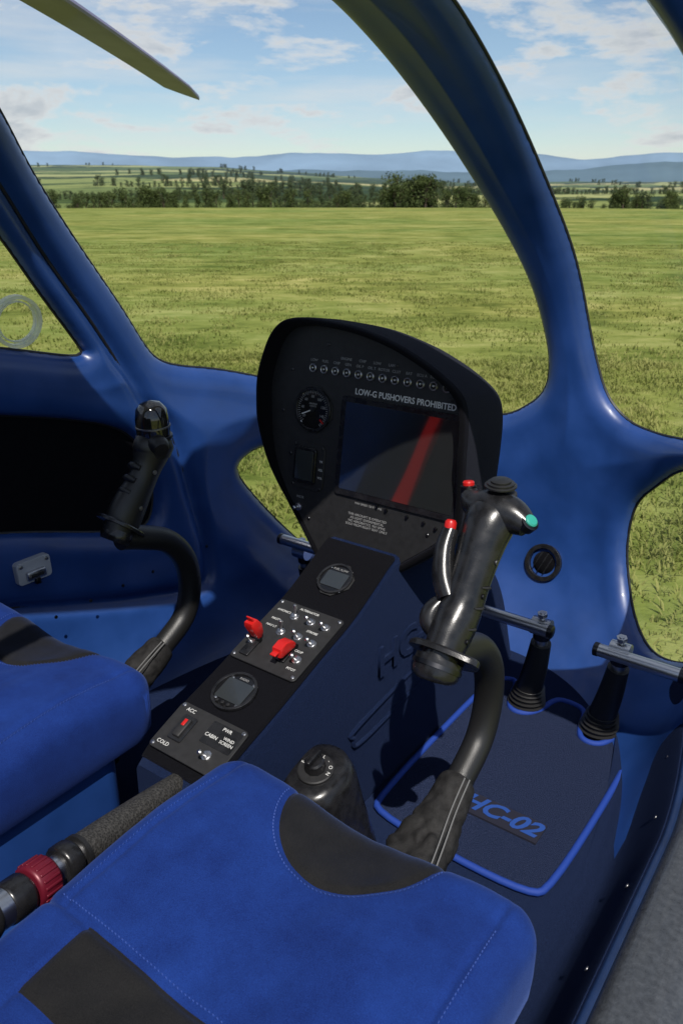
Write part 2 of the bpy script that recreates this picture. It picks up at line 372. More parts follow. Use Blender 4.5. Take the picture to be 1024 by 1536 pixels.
def seatz(x,y):
    s=max(0,-rr_sd(x,y)); t=min(s/RE,1)
    z=.368-RE*(1-math.sqrt(max(0,1-(1-t)**2)))
    z+=.012*math.exp(-((y-.50)/.10)**2)-.014*math.exp(-((y-.15)/.12)**2)-.018*math.exp(-(x/.085)**2)*min(1,max(0,(y-.2)/.3))
    r=math.sqrt(x*x+(y-PY)**2*.8); z-=.0045*math.exp(-((r-.112)/.0045)**2)
    z-=.006*math.exp(-((y-.350)/.006)**2)
    if y<.350: z-=.003*math.exp(-((abs(x)-.155)/.004)**2)+.003*math.exp(-((y-.262)/.004)**2)*(abs(x)<.155)
    else: z-=.004*math.exp(-((abs(x)-.200)/.005)**2)*min(1,s/.03)
    # pulled fabric wrinkles beside the seams
    z+=.0012*math.sin(x*95+2*noise.noise(Vector((x*8,y*8,1))))*math.exp(-((y-.375)/.022)**2)
    return z+.003*noise.noise(Vector((x*9,y*9,3)))+.0018*noise.noise(Vector((x*30,y*22,7)))
def seat(cx,dy=0,dz=0):
    e=empty('helicopter_seat')
    nxs,nys=170,230; vs=[];fs=[]
    cy=(Y0+Y1)/2; hy=(Y1-Y0)/2
    for j in range(nys):
        tv=-1+2*j/(nys-1); v=.55*tv+.45*math.sin(math.pi/2*tv)
        for i in range(nxs):
            tu=-1+2*i/(nxs-1); u=.55*tu+.45*math.sin(math.pi/2*tu)
            x=u*HWX; y=cy+v*hy; s=rr_sd(x,y)
            if s>0:
                ccx=math.copysign(HWX-CRN,x); ccy=cy+math.copysign(hy-CRN,y-cy)
                l=math.hypot(x-ccx,y-ccy); x=ccx+(x-ccx)/l*CRN; y=ccy+(y-ccy)/l*CRN
            vs.append((x,y,seatz(x,y)))
    for j in range(nys-1):
        for i in range(nxs-1):
            a=j*nxs+i; fs.append((a,a+1,a+nxs+1,a+nxs))
    loop=[i for i in range(nxs)]+[j*nxs+nxs-1 for j in range(1,nys)]+[(nys-1)*nxs+i for i in range(nxs-2,-1,-1)]+[j*nxs for j in range(nys-2,0,-1)]
    prev=loop
    for dz2,sc in ((.02,1.0),(.045,.995),(.06,.97)):
        st=len(vs)
        for k in loop: x,y,z=vs[k]; vs.append((x*sc,cy+(y-cy)*sc,.31-dz2))
        cur=list(range(st,st+len(loop))); n=len(loop)
        for a in range(n): fs.append((prev[a],prev[(a+1)%n],cur[(a+1)%n],cur[a]))
        prev=cur
    o=mesh('cushion',vs,fs,SEAT,e); o.location=(cx,dy,dz)
    sv=[];sf=[]
    def st(line,gap=.0055,ln=.0034):
        L=cr(line,10); acc=0
        for a,b in zip(L[:-1],L[1:]):
            d=np.linalg.norm(b-a)
            while acc<d:
                p=a+(b-a)*acc/d; t=(b-a)/d
                x,y=p; hx,hy2=t*ln/2; nx_,ny_=-t[1]*.0006,t[0]*.0006
                k=len(sv)
                z1=seatz(x-hx,y-hy2)+.0008; z2=seatz(x+hx,y+hy2)+.0008; zm=seatz(x,y)+.0015
                sv.extend([(x-hx-nx_,y-hy2-ny_,z1-.001),(x-hx+nx_,y-hy2+ny_,z1-.001),(x-nx_,y-ny_,zm),(x+nx_,y+ny_,zm),(x+hx-nx_,y+hy2-ny_,z2-.001),(x+hx+nx_,y+hy2+ny_,z2-.001)])
                sf.extend([(k,k+1,k+3,k+2),(k+2,k+3,k+5,k+4)])
                acc+=gap
            acc-=d
    rr=.119; st([(rr*math.cos(a),PY+rr/.894*math.sin(a)) for a in np.linspace(R(190),R(350),14) if PY+rr/.894*math.sin(a)<.650])
    st([(-.21,.358),(0,.358),(.21,.358)])
    for sg in (-1,1): st([(sg*.207,.37),(sg*.207,.5),(sg*.204,.60)])
    o=mesh('stitching',sv,sf,THREAD,e,False); o.location=(cx,dy,dz)
    box('seat_base',(cx,.29+dy,.135+dz/2),(.44,.60,.27),BLUE,e,bev=.03,seg=5)
    prof=[(-.03,.30),(-.02,.42),(-.045,.62),(-.10,.86),(-.15,.93),(-.20,.90),(-.17,.6),(-.13,.30)]
    pr=cr(prof,4,True); rg=[]
    for xx,sc in ((-.225,.75),(-.215,.92),(-.19,1),(0,1.0),(.19,1),(.215,.92),(.225,.75)):
        rg.append([(cx+xx,-.09+(y+.09)*sc,.6+(z-.6)*(sc*.5+.5)) for y,z in pr])
    rings('backrest',rg,SEAT_B,e,autos=60)
    return e
SEAT_B=pmat('backrest_suede',(.028,.028,.029),.9,nscale=14,namp=.25,sheen=.1)
seat(.335); seat(-.348,.045,.02)

# ------------------------------------------------------------------ floor mat
fm=empty('floor_mat')
out=[(.125,1.0),(.30,.985),(.44,.99),(.462,1.02),(.468,1.3),(.462,1.49),(.44,1.545),(.425,1.54),(.415,1.47),(.395,1.435),(.36,1.435),(.345,1.47),(.335,1.54),(.29,1.55),(.26,1.54),(.25,1.48),(.225,1.445),(.19,1.445),(.172,1.49),(.160,1.56),(.125,1.55),(.106,1.5),(.104,1.3),(.108,1.03)]
o2=[tuple(p) for p in chaik(out,2)]
mesh('mat_pile',[(x,y,.008) for x,y in o2],[tuple(range(len(o2)))],MATC,fm,False)
tube('mat_binding',[(x,y,.008) for x,y in o2],(.0068),PIPE,fm,seg=8,n=0,closed=True)
M=frame((.318,1.125,.0125),(1,0,0),(0,1,0))
prism('mat_badge',[(-.085,-.028),(.085,-.028),(.085,.026),(-.085,.026)],-.004,.0,pmat('badge_cloth',(.006,.007,.02),.9,bump=.5,bscale=400),fm,M)
text('mat_lettering','HC-02',M,0,0,.0008,.054,LBL,fm,shear=.35,bold=.0016,sx=1.05)
# ------------------------------------------------------------------ pedals
def pedal(x,xb0,xb1,zb):
    e=empty('rudder_pedal')
    s=1 if x>0 else -1
    bx=x+s*.03
    tube('pedal_boot',[(x,1.49,0),(x,1.488,.02),(x+s*.006,1.485,.06),(x+s*.018,1.475,.12),(bx-s*.002,1.465,.19)],[.040,.036,.029,.026,.022],RUB,e,n=5)
    for i in range(5):
        z=.012+i*.010; lathe('boot_fold_%d'%i,[(.030,z),(.043-i*.0022,z+.003),(.030,z+.006)],RUB,e,Matrix.Translation((x+s*.001*i,1.489,0)),24,cap=False)
    tube('pedal_post',[(bx-s*.002,1.465,.185),(bx,1.461,.235)],[.0145,.0145],CHR,e,n=0)
    tube('post_collar',[(bx-s*.001,1.463,.205),(bx,1.461,.222)],[.019,.019],DKM,e,n=0)
    tube('post_clamp',[(bx-.02,1.452,.236),(bx+.02,1.452,.236)],[.020,.020],CHR,e,n=0)
    tube('clamp_bolt',[(bx,1.452,.25),(bx,1.45,.272)],[.006,.006],CHR,e,n=0,seg=8)
    tube('clamp_nut',[(bx,1.451,.262),(bx,1.45,.270)],[.011,.011],CHR,e,n=0,seg=6)
    tube('foot_bar',[(xb0,1.44,zb),(xb1,1.44,zb)],[.0135,.0135],CHR,e,n=0,seg=24)
    for q2 in (xb0,xb1):
        d=1 if q2==xb1 else -1
        tube('bar_end_cap',[(q2-d*.006,1.44,zb),(q2+d*.003,1.44,zb),(q2+d*.005,1.44,zb)],[.0144,.0144,.011],DKM,e,n=0,seg=24)
pedal(.212,.095,.268,.238); pedal(.380,.365,.535,.232)
pedal(-.212,-.24,-.10,.238); pedal(-.380,-.47,-.31,.26)

# ------------------------------------------------------------------ centre console
con=empty('center_console')
CP=[(.625,.272),(.65,.290),(.69,.310),(.80,.345),(.90,.380),(.985,.408),(1.06,.445),(1.12,.475),(1.20,.49),(1.30,.47),(1.42,.39),(1.53,.30),(1.60,.20),(1.66,.05)]
cs=cr(CP,4)
def chw(y): return .080+.012*max(0,(y-1.0))
rg=[]
for y,z in cs:
    w=chw(y); r=.012
    rg.append([(-w-.008,y,0),(-w-.003,y,z*.5),(-w,y,z-r),(-w+r*.3,y,z-r*.3),(-w+r,y,z),(-.03,y,z),(.03,y,z),(w-r,y,z),(w-r*.3,y,z-r*.3),(w,y,z-r),(w+.003,y,z*.5),(w+.008,y,0)])
rings('console_body',rg,CARPET,con,autos=50)
def ctop(y):
    for (a,b),(c,d) in zip(cs[:-1],cs[1:]):
        if a<=y<=c: return b+(d-b)*(y-a)/(c-a),math.atan2(d-b,c-a)
    return .3,0
def CM(x,y,up=.0):
    z,a=ctop(y); return frame((x,y,z),(1,0,0),(0,math.cos(a),math.sin(a)))@Matrix.Translation((0,0,up))
ysl=[c for c in cs if .63<=c[0]<=1.12]
rg=[]
for y,z in ysl: rg.append([(-.077,y,z+.0005),(-.074,y,z+.006),(.074,y,z+.006),(.077,y,z+.0005)])
rings('console_top_trim',rg,VELV,con,autos=30)
def screw(name,M,x,y,par,r=.0035,mat=CHR):
    lathe(name,[(r,0),(r,.0012),(r*.7,.0022),(0,.0024)],mat,par,M@Matrix.Translation((x,y,0)),12)
    box(name+'_slot',(0,0,.0022),(r*1.3,.0006,.0008),BLKM,par,M@Matrix.Translation((x,y,0))@Matrix.Rotation(random.random()*3,4,'Z'),bev=0)
def toggle(par,M,x,y,tilt=-20,L=.020):
    T=M@Matrix.Translation((x,y,0))
    lathe('toggle_nut',[(.0085,0),(.0085,.0025),(.0062,.003),(.0062,.006),(.004,.0065)],CHR,par,T,8)
    T2=T@Matrix.Rotation(R(tilt),4,'X')
    lathe('toggle_bat',[(.0022,.003),(.0026,.010),(.0040,L),(.0038,L+.003),(.002,L+.0045),(0,L+.005)],CHR,par,T2,14)
def gauge(par,M,x,y,r,size,square=True):
    T=M@Matrix.Translation((x,y,0))
    if square:
        a=size; c=.3*a
        prism('gauge_flange',[(a,c),(c,a),(-c,a),(-a,c),(-a,-c),(-c,-a),(c,-a),(a,-c)],0,.003,BLKM,par,T,bev=.0006)
        for sx in (-1,1):
            for sy in (-1,1): screw('gauge_screw_%d%d'%(sx,sy),T@Matrix.Translation((0,0,.0026)),sx*a*.62,sy*a*.62,par,.003)
    ring2('gauge_bezel',0,0,r,r*.87,.001,.007,BLKP,par,T)
    lathe('gauge_dial',[(r*.88,.0035),(0,.0036)],DIAL,par,T,32,cap=False)
    return T
M=CM(0,1.045,.0065)
T=gauge(con,M,0,0,.034,.036)
prism('gauge_window',rrect(0,-.002,.046,.034,.003),.003,.0050,SCR2,con,T,bev=.0003)
text('gauge_caption','FUEL FLOW',T,0,.021,.0045,.006,GRY,con)
M=CM(0,.905,.0065)
prism('switch_plate',rrect(0,0,.142,.150,.008),0,.003,BLKM,con,M)
for sx in (-1,1):
    for sy in (-1,1): screw('plate_screw_%d%d'%(sx,sy),M@Matrix.Translation((0,0,.003)),sx*.064,sy*.068,con)
MT=M@Matrix.Translation((0,0,.003))
for (x,y,t) in ((-.018,.045,-25),(.018,.046,20),(.050,.046,22),(-.018,.005,-20),(.018,.008,15),(.050,.005,20),(-.050,-.035,15),(.048,-.035,20)): toggle(con,MT,x,y,t)
for (x,y,s) in ((0,.066,'ALTERNATOR'),(.034,.027,'STROBE'),(-.045,.012,'NAV LT'),(.035,-.018,'BACKUP'),(-.045,.028,'MASTER'),(.05,-.055,'PITOT'),(-.045,.050,'AVIONICS')): text('label_'+s.lower().replace(' ','_'),s,MT,x,y,.0004,.0065,WHT,con)
def guard(x,y,lift,par):
    T=MT@Matrix.Translation((x,y,0))
    box('guard_base',(0,0,.002),(.019,.040,.004),BLKP,par,T,bev=.001)
    T2=T@Matrix.Translation((0,.016,.006))@Matrix.Rotation(R(lift),4,'X')
    pr=[(0,.0),(-.034,.0),(-.040,.004),(-.036,.018),(-.020,.021),(-.004,.015),(.002,.006)]
    rg=[[(sx,yy,zz) for yy,zz in pr] for sx in (-.0095,-.0085,.0085,.0095)]
    rg[0]=[(-.0095,-.018+(yy+.018)*.92,.009+(zz-.009)*.9) for yy,zz in pr]; rg[-1]=[(.0095,-.018+(yy+.018)*.92,.009+(zz-.009)*.9) for yy,zz in pr]
    rings('guard_cover',rg,RED,par,T2,autos=40)
    box('guard_tab',(0,-.042,.012),(.012,.012,.003),RED,par,T2,bev=.001)
    tube('guard_hinge',[(-.011,.017,.006),(.011,.017,.006)],.004,DKM,par,n=0,seg=12,M=T)
guard(-.046,-.045,-78,con); guard(.022,-.030,-8,con)
M=CM(-.008,.78,.0065); T=gauge(con,M,0,0,.039,.036)
prism('gauge_window',rrect(0,.0,.054,.042,.003),.003,.0052,SCR2,con,T,bev=.0003)
text('gauge_caption','RADIO',T,0,.026,.0045,.006,GRY,con)
for i in range(3): lathe('gauge_key_%d'%i,[(.003,.004),(.003,.009),(0,.0095)],RUB,con,T@Matrix.Translation((-.012+i*.012,-.028,0)),12)
M=CM(0,.688,.0065); prism('lower_switch_plate',rrect(0,0,.142,.088,.008),0,.003,BLKM,con,M); MT=M@Matrix.Translation((0,0,.003))
toggle(con,MT,.035,-.018,18)
prism('placard',rrect(.035,.017,.062,.040,.003),0,.0006,BLKP,con,MT,bev=.0002)
text('label_cabin','CABIN',MT,.018,.012,.001,.0085,WHT,con); text('label_defrost','WIND\nSCREEN',MT,.050,.014,.001,.0075,WHT,con); text('label_pwr','PWR',MT,.037,.030,.001,.0085,WHT,con)
text('label_acc','ACC',MT,-.045,.034,.0004,.009,WHT,con); text('label_cold','COLD',MT,-.048,-.031,.0004,.009,WHT,con)
prism('rocker_frame',rrect(-.035,.002,.028,.046,.003),0,.003,BLKP,con,MT); box('rocker',(-.035,.002,.004),(.016,.034,.006),BLKM,con,MT,bev=.002); box('rocker_mark',(-.035,.010,.0074),(.006,.012,.0012),RED,con,MT,bev=.0004)
for sx,sy in ((-1,-1),(-1,1),(1,1),(1,-1)): screw('lower_screw_%d%d'%(sx,sy),MT,sx*.064,sy*.038,con)
MW=frame((.0865,1.13,.22),(0,1,0),(-.015,0,1))
c=text('embossed_lettering','HC-02',MW,.06,.065,-.001,.085,CARPET,con,bold=.002,sx=1.15); c.data.extrude=.004
tube('side_rib',[( .086,.99,.150),(.086,.98,.17),(.0855,1.0,.19),(.0855,1.35,.225),(.086,1.38,.21),(.086,1.37,.185),(.0865,1.1,.155)],.0045,CARPET,con,seg=8,n=5,closed=True)

fk=empty('fuel_selector')
rg=[]
for z,x0,x1,y0,y1,r in ((0,.07,.215,.74,.93,.04),(.03,.07,.208,.745,.92,.045),(.13,.07,.188,.755,.905,.05),(.19,.07,.178,.765,.895,.05),(.212,.075,.170,.77,.885,.045),(.218,.085,.158,.78,.87,.035)):
    rg.append([(x-.004,y,z+.25*(y-.82)*(z/.218)) for x,y in rrect((x0+x1)/2,(y0+y1)/2,x1-x0,y1-y0,r,6)])
rings('selector_fairing',rg,BLKP,fk,autos=60)
M=zframe((.118,.826,.220),(.0,-.22,1))
lathe('knob_base',[(.031,0),(.031,.003),(.029,.0045),(0,.0046)],BLKM,fk,M,32)
for i in range(7):
    a=R(-90+i*30); text('selector_mark_%d'%i,'FUEL-ON'[6-i],M@Matrix.Rotation(a,4,'Z'),0,.025,.005,.009,WHT,fk)
lathe('knob',[(.018,.004),(.017,.020),(.014,.023),(0,.0235)],BLKP,fk,M,9)
box('knob_grip',(0,0,.026),(.008,.034,.014),BLKP,fk,M,bev=.002)

# ------------------------------------------------------------------ instrument panel
pan=empty('instrument_panel')
PM=frame((0,1.13,.43),(1,0,0),(0,.15,1))
OUT=[(-.104,-.012),(.066,.004),(.100,.030),(.164,.082),(.190,.120),(.196,.168),(.196,.24),(.194,.305),(.185,.345),(.165,.368),(.113,.398),(.060,.420),(.025,.432),(-.04,.447),(-.091,.452),(-.15,.455),(-.199,.451),(-.225,.437),(-.243,.413),(-.258,.37),(-.267,.33),(-.262,.27),(-.255,.22),(-.24,.165),(-.205,.105),(-.16,.055),(-.118,.004)]
oc=[tuple(p) for p in chaik(OUT,2)]
cx0,cy0=-.03,.24
def sc(o,s,z,hood=None):
    r=[]
    for x,y in o:
        zz=z if hood is None else z+hood*min(1,max(0,(y-.10)/.16))
        r.append((cx0+(x-cx0)*s,cy0+(y-cy0)*s,zz))
    return r
rings('hood_rim',[sc(oc,.935,.001),sc(oc,.942,.004,.026),sc(oc,.956,.007,.032),sc(oc,.982,.007,.032),sc(oc,.995,.003,.030),sc(oc,1.001,-.001,.025)],VELV,pan,PM,cap=False,autos=70)
rings('panel_housing',[sc(oc,1.001,-.001,.025),sc(oc,1.003,-.01,.018),sc(oc,1.0,-.05),sc(oc,.985,-.10),sc(oc,.95,-.135),sc(oc,.88,-.155),sc(oc,.6,-.165)],POD,pan,PM,cap='end',autos=70)
fo=sc(oc,.940,0); prism('panel_face',[(x,y) for x,y,z in fo],-.004,.0045,BLKM,pan,PM,bev=.001)
F=PM@Matrix.Translation((0,0,.0045))
def pz(z): return (z-.43)*1.011
for i in range(12):
    x=-.151+.286*i/11; y=pz(.789)
    ring2('warning_lamp_%d'%i,x,y,.0078,.0058,0,.0045,CHR,pan,F,20)
    lathe('lamp_lens_%d'%i,[(.0058,.0008),(.0050,.0026),(.0030,.0040),(0,.0046)],LENS,pan,F@Matrix.Translation((x,y,0)),16,60)
    lathe('lamp_glint_%d'%i,[(.0018,.0042),(.0012,.0052),(0,.0053)],WHT,pan,F@Matrix.Translation((x,y,0)),8)  # white dot stands in for the glint on the dark lens
    text('lamp_label_%d'%i,['LOW','FUEL','CHIP','GEN','OIL P','OIL T','ROTOR','CLUT','BAT','ECU A','ECU B','DOOR'][i],F,x,y+.0145,.0003,.0070,GRY,pan)
text('lamp_group_label','ENGINE        CHIP        LOW        LAMP',F,-.03,pz(.813),.0003,.0070,GRY,pan)
text('warning_placard','LOW-G PUSHOVERS PROHIBITED',F,.052,pz(.7580),.0004,.0155,WHT,pan,sx=.90,bold=.00025)
prism('display_bezel',rrect(.053,pz(.656),.262,.186,.006),0,.004,BLKP,pan,F)
prism('display_screen',rrect(.053,pz(.657),.240,.164,.002),.003,.0046,SCR,pan,F,bev=.0003)
T=gauge(pan,F,-.143,pz(.712),.0425,.044)
for i in range(40):
    a=R(225-i*7.2); L2=.005 if i%5 else .008
    box('asi_tick_%d'%i,(.0335,0,.0041),(L2,.0009,.0004),GRY,pan,T@Matrix.Rotation(a,4,'Z'),bev=0)
for i,s in enumerate(('20','40','60','80','100','120','140')):
    a=R(215-i*40); text('asi_number_'+s,s,T,.0245*math.cos(a),.0245*math.sin(a),.0041,.0072,GRY,pan)
text('asi_caption','AIRSPEED\nKNOTS',T,.0,.0085,.0041,.0045,GRY,pan)
box('asi_needle',(.012,0,.0052),(.030,.0022,.0006),WHT,pan,T@Matrix.Rotation(R(205),4,'Z'),bev=0)
lathe('asi_hub',[(.005,.004),(.005,.006),(0,.0065)],BLKP,pan,T,16)
box('asi_redline',(.031,0,.0043),(.012,.003,.0004),RED,pan,T@Matrix.Rotation(R(-42),4,'Z'),bev=0)
gx,gy=-.146,pz(.602)
prism('transponder_plate',rrect(gx,gy,.078,.092,.014),0,.003,BLKM,pan,F)
prism('transponder_bezel',rrect(gx-.004,gy+.002,.052,.070,.006),.002,.009,BLKP,pan,F)
prism('transponder_screen',rrect(gx-.004,gy+.002,.042,.058,.003),.0088,.0096,SCR2,pan,F,bev=.0002)
for i,s in enumerate(('VOL','SQL','TX')): text('transponder_label_'+s.lower(),s,F,gx+.032,gy-.018+i*.016,.0035,.006,WHT,pan)
for sx in (-1,1):
    for sy in (-1,1): screw('transponder_screw_%d%d'%(sx,sy),F@Matrix.Translation((0,0,.003)),gx+sx*.033,gy+sy*.040,pan,.003,DKM)
toggle(pan,F,-.162,pz(.518),0,.012)
text('toggle_label','INSTR',F,-.160,pz(.538),.0003,.0065,GRY,pan)
text('placard_small','THIS AIRCRAFT IS OPERATED\nAS LIGHT EXPERIMENTAL\nNO AEROBATICS  NO SPINS\nSOLO FROM RIGHT SEAT ONLY',F,.0,pz(.522),.0003,.0066,GRY,pan)
text('placard_line','MAX SPEED 120 KT  VNE',F,.0,pz(.554),.0003,.0055,GRY,pan)
text('registration_plate','OM - M559',F,-.02,pz(.447),.0003,.0115,GRY,pan)
for i,(x,z) in enumerate(((.04,.555),(.085,.553),(.12,.550),(.145,.545),(.02,.558))): lathe('panel_key_%d'%i,[(.0035,0),(.003,.004),(0,.0045)],DKM,pan,F@Matrix.Translation((x,pz(z),0)),12)
for i,(x,z) in enumerate(((-.218,.70),(-.09,.454),(.045,.457),(.13,.53),(.168,.62),(.168,.72),(.145,.770),(.03,.814),(-.12,.835),(-.192,.62),(-.202,.78),(-.135,.50))): screw('panel_screw_%d'%i,F,x,pz(z),pan,.0035,DKM)

# ------------------------------------------------------------------ cyclic sticks
GLB=pmat('gloss_black',(.01,.01,.01),.10,coat=.6)
def cyclic(x,kind):
    e=empty('cyclic_stick')
    tube('control_tube',[(x,.80,.20),(x,.86,.222),(x,.915,.252),(x,.972,.290),(x,.994,.350),(x,.985,.415),(x,.945,.468),(x,.885,.497),(x,.838,.512)],[.021,.021,.022,.0225,.023,.0235,.0235,.0235,.022],BLKG,e,seg=24)
    bo=[(x,.655,.11),(x,.70,.14),(x,.745,.168),(x,.80,.195),(x,.855,.222),(x,.900,.246),(x,.908,.250)]
    tube('stick_boot',bo,[(.085,.070),(.076,.062),(.062,.048),(.046,.036),(.035,.031),(.030,.029),(.024,.024)],LEATH,e,seg=64,n=12)
    me=e.children[-1].data
    for v in me.vertices:
        f=max(0,min(1,(.90-v.co.y)/.10))
        n=noise.noise(Vector((v.co.x*34,v.co.y*16+v.co.z*20,v.co.z*34)))*.012+(abs(noise.noise(Vector((v.co.x*50,v.co.y*50,v.co.z*30+5))))-.2)*.012
        v.co+=v.normal*n*f
    for dx in (-.004,.004):
        tube('boot_seam',[(x+.020+dx,.895,.272),(x+.028+dx,.84,.257),(x+.040+dx,.78,.240),(x+.050+dx,.725,.224)],.0012,THREADG,e,seg=6)
    if kind:
        G=frame((x,.828,.508),(1,0,0),(0,.79,-.61))
        path=[(0,-.006,-.004),(0,-.004,.02),(0,.0,.05),(0,.002,.08),(0,.0,.11),(0,-.002,.145),(0,-.003,.175),(0,-.003,.200),(0,-.002,.220),(0,-.001,.232)]
        rad=[(.026,.030),(.027,.031),(.030,.033),(.030,.030),(.029,.029),(.030,.030),(.032,.033),(.036,.034),(.036,.030),(.024,.020)]
        tube('grip_body',path,rad,BLKP,e,seg=32,n=6,M=G)
        tube('grip_socket',[(0,-.004,-.026),(0,-.005,-.020),(0,-.006,-.006),(0,-.006,.002)],[.027,.032,.033,.033],BLKP,e,n=5,M=G,seg=28)
        fl2=[(-.045,.0),(-.048,-.02),(-.03,-.04),(0,-.046),(.03,-.042),(.062,-.030),(.058,-.008),(.042,.02),(.02,.035),(-.02,.035),(-.04,.02)]
        prism('palm_rest',[tuple(p) for p in chaik(fl2,2)],.004,.013,BLKP,e,G@Matrix.Rotation(R(-8),4,'X'),bev=.003)
        tube('clamp_band',[(0,-.006,-.012),(0,-.006,-.006)],[.0345,.0345],DKM,e,n=0,M=G,seg=28)
        tube('finger_swell',[(-.018,-.004,.03),(-.032,-.008,.045),(-.033,-.008,.062),(-.022,-.004,.085)],[.010,.014,.014,.010],BLKP,e,M=G)
        for i in range(3): tube('grip_groove_%d'%i,[(.026,-.014,.05+i*.03),(.031,-.002,.054+i*.03),(.026,.012,.058+i*.03)],[.001,.0022,.001],BLKM,e,M=G,seg=8)
        tube('head_crossbar',[(-.046,-.002,.236),(-.030,-.003,.226),(0,-.006,.222),(.030,-.006,.218),(.054,-.006,.210)],[(.014,.014),(.019,.022),(.026,.030),(.023,.026),(.015,.016)],BLKP,e,M=G,up=(0,1,0),seg=28)
        HZ=zframe(G@Vector((.004,-.006,.238)),(0,-.05,1))
        lathe('hat_base',[(.024,-.006),(.023,.010),(.018,.013),(.009,.015),(.008,.019)],BLKM,e,HZ,28)
        for k2,(r2,z2) in enumerate(((.0225,.019),(.0190,.0225),(.0145,.026))): lathe('hat_tier_%d'%k2,[(r2-.002,0),(r2,.001),(r2,.003),(r2-.002,.004),(0,.0042)],BLKG,e,HZ@Matrix.Translation((0,0,z2)),24)
        TR=zframe(G@Vector((-.046,-.004,.240)),(-.15,.1,1)); lathe('button_collar',[(.0115,-.006),(.0115,.008),(.009,.009)],DKM,e,TR,20); lathe('red_button',[(.0085,.006),(.0085,.013),(.007,.015),(0,.0155)],RED,e,TR,20)
        TG=G@Matrix.Translation((.056,-.010,.214))@Matrix.Rotation(R(55),4,'Y')@Matrix.Rotation(R(35),4,'X'); lathe('button_collar',[(.0135,-.008),(.0135,.004),(.0105,.005)],DKM,e,TG,20); lathe('green_button',[(.0095,.002),(.0095,.007),(.0075,.009),(0,.0095)],GRN,e,TG,20)
        tube('side_switch_post',[(-.016,-.012,.085),(-.032,-.016,.11),(-.043,-.018,.145),(-.045,-.018,.176)],[.016,.016,.0145,.012],BLKP,e,M=G)
        TS=zframe(G@Vector((-.045,-.020,.172)),(0,.25,1)); lathe('side_button',[(.0085,0),(.0082,.014),(.006,.017),(0,.018)],RED,e,TS,20)
        tube('trigger',[(0,.024,.19),(0,.040,.185),(0,.044,.165),(0,.034,.145)],[.006,.007,.006,.004],BLKP,e,M=G)
        for kk,xx in ((.035,.029),(.10,.0285),(.150,.030)): lathe('grip_screw',[(.004,0),(.0038,.0018),(0,.002)],SCW if kk>.1 else DKM,e,G@Matrix.Translation((xx,-.006,kk))@Matrix.Rotation(R(90),4,'Y'),12)
    else:
        G=frame((x,.840,.526),(1,0,0),(0,.80,-.55))
        path=[(0,-.004,-.004),(0,-.004,.03),(0,-.002,.06),(0,.002,.095),(0,.002,.125),(0,.0,.150),(0,-.004,.165),(0,-.006,.178)]
        rad=[(.025,.032),(.026,.036),(.025,.034),(.0225,.029),(.023,.030),(.027,.036),(.028,.038),(.024,.032)]
        tube('grip_body',path,rad,BLKG,e,seg=32,n=6,M=G)
        tube('grip_socket',[(0,-.006,-.022),(0,-.006,-.012),(0,-.006,.0)],[.026,.029,.028],BLKP,e,n=4,M=G)
        fl2=[(-.036,.0),(-.038,-.028),(-.024,-.048),(0,-.054),(.026,-.048),(.040,-.028),(.040,.01),(.022,.040),(0,.050),(-.022,.040),(-.036,.02)]
        prism('palm_rest',[tuple(p) for p in chaik(fl2,2)],.006,.013,BLKP,e,G@Matrix.Rotation(R(-6),4,'X'),bev=.002)
        for i in range(4): tube('finger_ridge_%d'%i,[(-.014,-.024,.045+i*.024),(0,-.031,.046+i*.024),(.014,-.024,.045+i*.024)],[.005,.006,.005],BLKG,e,M=G)
        tube('head_collar',[(.0,.008,.150),(.0,.0,.168),(0,-.004,.184)],[(.030,.030),(.035,.036),(.029,.030)],BLKG,e,M=G)
        tube('head_horn',[(.0,-.010,.170),(.028,-.016,.168),(.042,-.018,.160)],[.018,.018,.013],BLKG,e,M=G)
        BZ=zframe(G@Vector((0,-.006,.180)),(0,-.04,1))@Matrix.Scale(1.12,4)
        lathe('ball_switch',[(.026,-.004),(.0275,.012),(.0272,.034),(.0245,.050),(.0155,.060),(0,.064)],GLB,e,BZ,32,60)
        ring2('ball_ring',0,0,.0300,.026,.0,.006,DKM,e,BZ)
        ring2('ball_band',0,0,.0285,.026,.020,.023,SCW,e,BZ)
        for kk in (.05,.12): lathe('grip_screw',[(.0045,0),(.004,.0018),(0,.002)],CHR,e,G@Matrix.Translation((.0245,.002,kk))@Matrix.Rotation(R(90),4,'Y'),12)
cyclic(.335,1); cyclic(-.335,0)

# ------------------------------------------------------------------ collective lever
cl=empty('collective_lever')
def wmesh():
    m,nt,b=newmat('braided_sleeve'); L=nt.links
    tc=N(nt,'ShaderNodeTexCoord'); w=N(nt,'ShaderNodeTexVoronoi'); w.inputs['Scale'].default_value=330; L.new(tc.outputs['Object'],w.inputs['Vector'])
    r=N(nt,'ShaderNodeValToRGB'); r.color_ramp.elements[0].color=(.002,.002,.002,1); r.color_ramp.elements[1].color=(.055,.053,.050,1); L.new(w.outputs['Distance'],r.inputs[0]); L.new(r.outputs[0],b.inputs['Base Color'])
    bp=N(nt,'ShaderNodeBump'); bp.inputs['Strength'].default_value=.8; bp.inputs['Distance'].default_value=.001; L.new(w.outputs['Distance'],bp.inputs['Height']); L.new(bp.outputs[0],b.inputs['Normal']); b.inputs['Roughness'].default_value=.6; return m
BRD=wmesh()
def cp(t): return (.0+.05*t,.66-.40*t,.262+.07*t)
tube('lever_sleeve',[cp(.0),cp(.2),cp(.4),cp(.55)],[.016,.020,.023,.024],BRD,cl,seg=28)
tube('lever_collar',[cp(.57),cp(.58),cp(.62),cp(.63)],[.023,.027,.027,.022],BLKP,cl,n=2)
tube('lever_cable_tie',[cp(.54),cp(.555)],[.026,.026],RUB,cl,n=0)
